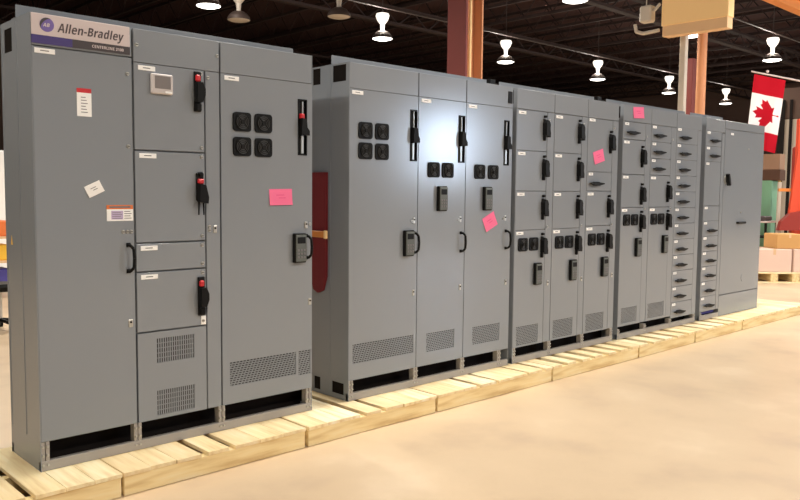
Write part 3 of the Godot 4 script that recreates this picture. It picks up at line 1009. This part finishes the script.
func columns() -> void:
	# wide flange column behind the second block: flanges across x, web between them
	var t := thing("steel_column", Vector3(7.05, 0, -3.5), "steel column with a dark red flange and tan front, rising behind the second cabinet block", "column")
	var a := S(); var b := S(); var c := S()
	bx(a, Vector3(0, 0, -0.36), Vector3(0.03, 7.1, 0), 0.002)
	bx(b, Vector3(0.34, 0, -0.36), Vector3(0.37, 7.1, 0), 0.002)
	bx(c, Vector3(0.03, 0, -0.19), Vector3(0.34, 7.1, -0.15))
	node("flange", one(a, M.column_red), t)
	node("flange", one(b, M.column_tan), t)
	node("web", one(c, M.column_tan), t)
	var p := S()
	tube(p, Vector3(0.2, 0, -0.1), Vector3(0.2, 7.1, -0.1), 0.022, 0.022, 10)
	tag(node("conduit", one(p, M.cream), t), "thin pale conduit")
	# posts under the cream box
	a = S()
	bx(a, Vector3(-0.06, 0, -0.06), Vector3(0.06, 6.9, 0.06), 0.01)
	var o := node("gray_post", one(a, M.post_gray), self, Vector3(13.24, 0, -3.4))
	tag(o, "pale gray square post under the left half of the cream box", "post")
	t = thing("round_post", Vector3(14.0, 0, -3.4), "tan round post under the right half of the cream box", "post")
	a = S()
	tube(a, Vector3.ZERO, Vector3(0, 6.9, 0), 0.095, 0.095, 20)
	node("pole", one(a, M.column_tan), t)
	b = S()
	tube(b, Vector3(0, 0, 0), Vector3(0, 0.03, 0), 0.2, 0.2, 20)
	node("base_plate", one(b, M.column_red), t)
	a = S()
	bx(a, Vector3(-0.08, 0, -0.08), Vector3(0.08, 4.4, 0.08), 0.01)
	o = node("red_post", one(a, M.column_red), self, Vector3(14.66, 0, -3.95))
	tag(o, "dark red post seen in the gap between the gray post and the tan post", "post")
	# cream cabinet up on the posts
	t = thing("heater_box", Vector3(12.9, 4.58, -3.06), "large cream sheet metal box mounted high on two posts", "box")
	a = S()
	bx(a, Vector3(0.0, 0.2, -0.65), Vector3(0.24, 1.7, 0.66), 0.01)
	node("casing", one(a, M.cream), t)
	b = S()
	bx(b, Vector3(0.02, 0.0, -0.63), Vector3(0.24, 0.2, 0.64), 0.006)
	node("bottom_tray", one(b, M.carton_pale), t)
	c = S()
	path_tube(c, [Vector3(-0.05, 0.12, -0.66), Vector3(-0.05, 0.1, -1.0), Vector3(-0.05, 0.16, -1.15), Vector3(-0.05, 0.3, -1.18)], 0.035, 8)
	bx(c, Vector3(-0.14, 0.3, -1.05), Vector3(0.06, 0.62, -0.8), 0.03)
	tube(c, Vector3(-0.04, 0.6, -0.95), Vector3(-0.04, 1.9, -0.95), 0.012, 0.012, 6)
	path_tube(c, [Vector3(-0.04, 0.5, -0.8), Vector3(-0.04, 0.62, -0.66)], 0.03, 8)
	tag(node("gas_pipe", one(c, M.post_gray), t), "bent gray pipe and valve at the side of the box")
	# crane runway
	t = thing("crane_beam", Vector3(16.2, 5.95, -3.4), "orange crane beam crossing the upper right corner", "beam")
	a = S()
	bx(a, Vector3(-0.5, 0, -0.12), Vector3(20, 0.03, 0.12))
	bx(a, Vector3(-0.5, 0.27, -0.12), Vector3(20, 0.3, 0.12))
	bx(a, Vector3(-0.5, 0.03, -0.015), Vector3(20, 0.27, 0.015))
	node("girder", one(a, M.crane), t)
	b = S()
	for x in [0.0, 6.0, 12.0, 18.0]: tube(b, Vector3(x, 0.3, 0), Vector3(x, 1.2, 0), 0.03, 0.03, 8)
	node("hanger", one(b, M.joist), t)

func leaf_poly() -> PackedVector2Array:
	var h := [[-90, 2030], [-45, 1167], [-156, 1069], [-1015, 1220], [-899, 900], [-919, 827], [-1860, 65], [-1648, -34], [-1614, -113], [-1800, -685], [-1258, -570], [-1185, -608], [-1080, -855], [-657, -401], [-546, -458], [-750, -1510], [-423, -1321], [-332, -1348], [0, -2000]]
	var p := PackedVector2Array()
	for e in h: p.append(Vector2(e[0], e[1]))
	for k in range(h.size() - 2, -1, -1): p.append(Vector2(-h[k][0], h[k][1]))
	return p

func flag() -> void:
	# print: red, white with the leaf, red, running down the cloth; the leaf's tip points to the left
	var W := 128
	var H := 256
	var im := Image.create(W, H, false, Image.FORMAT_RGB8)
	var red := c8(190, 24, 42)
	im.fill(c8(250, 244, 246))
	im.fill_rect(Rect2i(0, 0, W, 64), red)
	im.fill_rect(Rect2i(0, 192, W, 64), red)
	var poly := leaf_poly()
	for y in range(64, 192):
		for x in W:
			# cloth across = leaf's long way
			var lx := (y - 128) / 128.0 * 4800.0
			var ly := (x - 64) / 128.0 * 4800.0
			if Geometry2D.is_point_in_polygon(Vector2(lx, ly), poly): im.set_pixel(x, y, red)
	var m := mat(Color.WHITE, 0.8, 0.0, 0.2)
	m.albedo_texture = ImageTexture.create_from_image(im)
	m.backlight_enabled = true
	m.backlight = Color(0.25, 0.25, 0.25)
	var t := thing("flag", Vector3(15.55, PH + 3.97, -2.72), "Canadian flag hanging upright from a slanted pole at the far right", "flag")
	t.rotation_degrees.y = FLAG_TURN
	var a := S()
	var nx := 16
	var ny := 32
	var P := func(i: int, j: int) -> Vector3:
		var u := float(i) / nx
		var v := float(j) / ny
		return Vector3((u - 0.5) * 0.62 - v * 0.13 + 0.05, -v * 1.5 - 0.035 - u * 0.14, 0.03 * sin(u * 9.0 + v * 2.0) * (0.3 + v))
	for i in nx:
		for j in ny:
			var q := [P.call(i, j), P.call(i + 1, j), P.call(i + 1, j + 1), P.call(i, j + 1)]
			var uv := [Vector2(i, j), Vector2(i + 1, j), Vector2(i + 1, j + 1), Vector2(i, j + 1)]
			for s in [0, 1]:
				for k in ([0, 1, 2, 0, 2, 3] if s == 0 else [0, 2, 1, 0, 3, 2]):
					a.set_uv(uv[k] / Vector2(nx, ny))
					a.add_vertex(q[k] + Vector3(0, 0, 0.0015 if s == 0 else -0.0015))
	a.generate_normals()
	node("cloth", one(a, m), t)
	var p := S()
	tube(p, Vector3(-0.32, 0.02, 0), Vector3(2.4, -0.56, 0), 0.018, 0.022, 8)
	lathe(p, [Vector2(0, 0.05), Vector2(0.03, 0.03), Vector2(0.03, 0.0), Vector2(0, -0.02)], 10)
	node("pole", one(p, M.sign), t)

const FLAG_TURN := -52.0

func far_right() -> void:
	# tall pale panels far behind the end of the row
	var st: SurfaceTool
	var t := thing("panel_screen", Vector3(20.0, 0, -4.16), "tall pale gray panel screen with dark posts behind the flag", "screen")
	for e in [[0.15, 0.27], [0.34, 1.1], [1.17, 1.93], [2.0, 2.76]]:
		st = S(); bx(st, Vector3(0, 0.1, e[0]), Vector3(0.05, 3.5, e[1]), 0.005)
		node("panel", one(st, M.panel), t)
	for e in [[0.0, 0.15], [0.27, 0.34], [1.1, 1.17], [1.93, 2.0], [2.76, 2.83]]:
		st = S(); bx(st, Vector3(-0.03, 0, e[0]), Vector3(0.09, 4.0, e[1]), 0.004)
		node("post", one(st, M.dark), t)
	st = S()
	bx(st, Vector3(0, 3.52, 0.0), Vector3(0.08, 4.3, 2.83), 0.004)
	node("header", one(st, M.wall), t)
	# pallet with wrapped cartons, its side towards the aisle
	var face := 46.5
	var bp := thing("loaded_pallet", Vector3(12.8, 0, -1.52), "wooden pallet carrying wrapped cartons at the far right", "pallet")
	bp.rotation_degrees.y = face
	for i in 4:
		st = S(); bx(st, Vector3(i * 0.18, 0.165, -0.5), Vector3(i * 0.18 + 0.15, 0.19, 1.15), 0.003)
		node("deck_board", one(st, M.boards[i]), bp)
	for z in [-0.42, 0.12, 0.5, 1.0]:
		st = S(); bx(st, Vector3(0.01, 0.022, z), Vector3(0.68, 0.164, z + 0.13), 0.004)
		node("stringer", one(st, M.stringer), bp)
	for i in 2:
		st = S(); bx(st, Vector3(0.0 + i * 0.56, 0.0, -0.5), Vector3(0.13 + i * 0.56, 0.021, 1.15), 0.003)
		node("bottom_board", one(st, M.boards[i]), bp)
	var q := func(at: Vector3) -> Vector3: return bp.transform * at
	var cartons := [[Vector3(0.03, 0.191, -0.13), Vector3(0.6, 0.41, 0.62), M.wrap, "plastic wrapped carton on the loaded pallet, nearest the cabinet row"], [Vector3(0.03, 0.191, 0.52), Vector3(0.6, 0.41, 0.58), M.wrap, "plastic wrapped carton at the picture's right edge on the loaded pallet"], [Vector3(0.08, 0.602, 0.23), Vector3(0.5, 0.26, 0.47), M.carton, "brown cardboard carton stacked on the wrapped cartons"]]
	for e in cartons:
		var c := thing("carton", q.call(e[0]), e[3], "carton", "cartons on the loaded pallet")
		c.rotation_degrees.y = face
		st = S(); bx(st, Vector3.ZERO, e[1], 0.012)
		node("box", one(st, e[2]), c)
		st = S(); bx(st, Vector3(0.004, e[1].y - 0.002, e[1].z * 0.46), Vector3(e[1].x - 0.004, e[1].y + 0.001, e[1].z * 0.54))
		bx(st, Vector3(-0.001, e[1].y * 0.75, e[1].z * 0.46), Vector3(0.002, e[1].y + 0.001, e[1].z * 0.54))
		node("tape", one(st, M.carton_pale), c)
	# orange lift, seen square on
	var l := thing("stacker_lift", Vector3(14.33, 0, -1.8), "orange red lift with a sloping brace behind the cartons", "lift")
	l.rotation_degrees.y = -43.5
	st = S(); bx(st, Vector3(0.2, 0.1, -0.1), Vector3(0.32, 3.0, 0.0), 0.008)
	node("mast", one(st, M.lift), l)
	st = S(); bx(st, Vector3(-0.12, 0.1, -0.08), Vector3(-0.06, 1.8, -0.02), 0.006)
	node("side_post", one(st, M.post_gray), l)
	for y in [1.62, 0.45]:
		st = S(); bx(st, Vector3(-0.12, y, -0.07), Vector3(0.21, y + 0.06, -0.01), 0.005)
		node("crossbar", one(st, M.crane), l)
	st = S(); extrude(st, PackedVector2Array([Vector2(0.03, 0.9), Vector2(0.16, 0.9), Vector2(0.26, 2.4), Vector2(0.18, 2.4)]), 0.0, 0.07)
	node("brace", one(st, M.lift), l)
	st = S(); extrude(st, PackedVector2Array([Vector2(-0.14, 0.88), Vector2(0.32, 0.88), Vector2(0.32, 1.25), Vector2(0.08, 1.22), Vector2(-0.1, 1.04)]), -0.02, 0.1)
	node("carriage", one(st, M.lift_dark), l)
	st = S(); bx(st, Vector3(0.33, 0.12, -0.5), Vector3(1.2, 2.5, 0.05), 0.03)
	node("body", one(st, M.lift_dark), l)
	for p in [[-0.09, -0.05], [0.26, -0.05], [1.1, -0.05], [1.1, -0.45]]:
		st = S(); tube(st, Vector3(p[0] - 0.03, 0.07, p[1]), Vector3(p[0] + 0.03, 0.07, p[1]), 0.07, 0.07, 16)
		node("wheel", one(st, M.black), l)
	# cart with a pale top, green cabinet and cases behind it
	var k := thing("tool_cart", Vector3(14.5, 0, -2.2), "dark steel cart with a pale top just past the cabinet row", "cart")
	st = S(); bx(st, Vector3(0, 1.0, -0.7), Vector3(0.6, 1.035, 0.02), 0.006)
	node("tray", one(st, M.sign), k)
	for p in [[0.02, -0.68], [0.54, -0.68], [0.02, -0.04], [0.54, -0.04]]:
		st = S(); bx(st, Vector3(p[0], 0.08, p[1]), Vector3(p[0] + 0.04, 1.0, p[1] + 0.04), 0.004)
		node("leg", one(st, M.rubber), k)
		st = S(); tube(st, Vector3(p[0] + 0.02, 0.045, p[1]), Vector3(p[0] + 0.02, 0.045, p[1] + 0.03), 0.045, 0.045, 12)
		node("caster", one(st, M.black), k)
	for y in [0.4, 0.7]:
		st = S(); bx(st, Vector3(0.01, y, -0.69), Vector3(0.59, y + 0.03, 0.01), 0.004)
		node("shelf", one(st, M.rubber), k)
	st = S(); bx(st, Vector3(14.52, 1.035, -2.7), Vector3(14.9, 1.13, -2.24), 0.02)
	tag(node("tool_roll", one(st, M.charcoal), self), "dark cloth roll lying on the pale topped cart", "roll")
	var gb := thing("green_cabinet", Vector3(15.5, 0, -2.5), "pale green cabinet behind the cart, beside the last block", "cabinet")
	st = S(); bx(st, Vector3(0, 0, -0.8), Vector3(0.3, 1.85, 0.0), 0.01)
	node("body", one(st, M.green), gb)
	for e in [[-0.79, -0.41], [-0.39, -0.01]]:
		st = S(); bx(st, Vector3(-0.014, 0.1, e[0]), Vector3(0.0, 1.8, e[1]), 0.003)
		node("door", one(st, M.green), gb)
	st = S(); bx(st, Vector3(15.5, 1.851, -3.0), Vector3(15.8, 2.07, -2.36), 0.01)
	tag(node("brown_case", one(st, M.brown), self), "dark brown case on top of the pale green cabinet", "case")
	st = S(); bx(st, Vector3(15.52, 2.071, -2.95), Vector3(15.8, 2.4, -2.38), 0.01)
	tag(node("tan_carton", one(st, M.carton_dull), self), "dull tan carton on the dark brown case, below the flag", "carton")
	st = S(); bx(st, Vector3(-0.05, 0, -0.05), Vector3(0.05, 2.05, 0.05), 0.006)
	tag(node("olive_post", one(st, M.olive), self, Vector3(16.1, 0, -2.62)), "olive steel post between the green cabinet and the orange lift", "post")

func far_left() -> void:
	var st := S()
	bx(st, Vector3(-0.6, 0, 0), Vector3(3.2, 2.25, 0.08), 0.01)
	tag(node("white_board", one(st, M.white), self, Vector3(2.0, 0, -12.0)), "tall white board behind the left edge of the first cabinet", "board")
	var k := thing("parts_rack", Vector3(1.2, 0, -8.2), "low steel rack of bins behind the left edge of the first cabinet", "rack")
	for y in [0.16, 0.5, 0.84]:
		st = S(); bx(st, Vector3(0, y, 0), Vector3(1.7, y + 0.03, 0.5), 0.004)
		node("shelf", one(st, M.carton_pale), k)
	for p in [[0.0, 0.0], [1.66, 0.0], [0.0, 0.46], [1.66, 0.46]]:
		st = S(); bx(st, Vector3(p[0], 0, p[1]), Vector3(p[0] + 0.04, 1.25, p[1] + 0.04), 0.004)
		node("upright", one(st, M.rubber), k)
	var defs := [[0.2, "blue"], [0.54, "yellow"], [0.88, "orange"]]
	for d in defs:
		for i in 3:
			st = S()
			bx(st, Vector3(0, 0, 0), Vector3(0.46, 0.22, 0.36), 0.015)
			var o := node("bin", one(st, M[d[1]]), self, Vector3(1.29 + i * 0.51, d[0] - 0.009, -8.12))
			tag(o, "%s bin on the low rack behind the first cabinet, %s" % [d[1], ["leftmost on its shelf", "middle of its shelf", "rightmost on its shelf"][i]], "bin", "%s bins on the low rack" % d[1])
	var c := thing("rolling_stool", Vector3(1.32, 0, -5.1), "black rolling stool on the floor at the left edge", "stool")
	st = S(); lathe(st, [Vector2(0, 0.52), Vector2(0.17, 0.52), Vector2(0.19, 0.49), Vector2(0.18, 0.44), Vector2(0, 0.44)], 20)
	node("seat", one(st, M.black), c)
	st = S(); tube(st, Vector3(0, 0.1, 0), Vector3(0, 0.44, 0), 0.025, 0.025, 10)
	node("column", one(st, M.steel), c)
	for i in 5:
		var a := TAU * i / 5
		st = S(); tube(st, Vector3(0, 0.12, 0), Vector3(cos(a) * 0.26, 0.08, sin(a) * 0.26), 0.024, 0.016, 8)
		node("leg", one(st, M.black), c)
		st = S(); tube(st, Vector3(cos(a) * 0.26 - 0.015, 0.035, sin(a) * 0.26), Vector3(cos(a) * 0.26 + 0.015, 0.035, sin(a) * 0.26), 0.035, 0.035, 12)
		node("caster", one(st, M.black), c)

func _ready() -> void:
	var cam := Camera3D.new()
	cam.name = "camera"
	cam.fov = 35.34
	cam.near = 0.05
	cam.far = 200
	cam.transform = Transform3D(Basis(Vector3(0.72583786, 0.0096628, 0.68779796), Vector3(0.04476342, 0.99711833, -0.06124756), Vector3(-0.68640777, 0.07524399, 0.7233137)).orthonormalized(), Vector3(-1.35703725, 1.43795195 + PH, 4.04992992))
	add_child(cam)
	cam.current = true
	var we := WorldEnvironment.new()
	we.name = "environment"
	var env := Environment.new()
	env.background_mode = Environment.BG_COLOR
	env.background_color = Color.BLACK
	env.tonemap_mode = Environment.TONE_MAPPER_LINEAR
	env.tonemap_exposure = 1.0
	env.sdfgi_enabled = true
	env.ssao_enabled = true
	env.ssil_enabled = true
	we.environment = env
	add_child(we)
	materials()
	setting()
	lamps()
	columns()
	first_block()
	second_block()
	third_block()
	fourth_block()
	fifth_block()
	ox = 0.0
	pallets()
	papers()
	hanging_strip()
	flag()
	far_right()
	far_left()
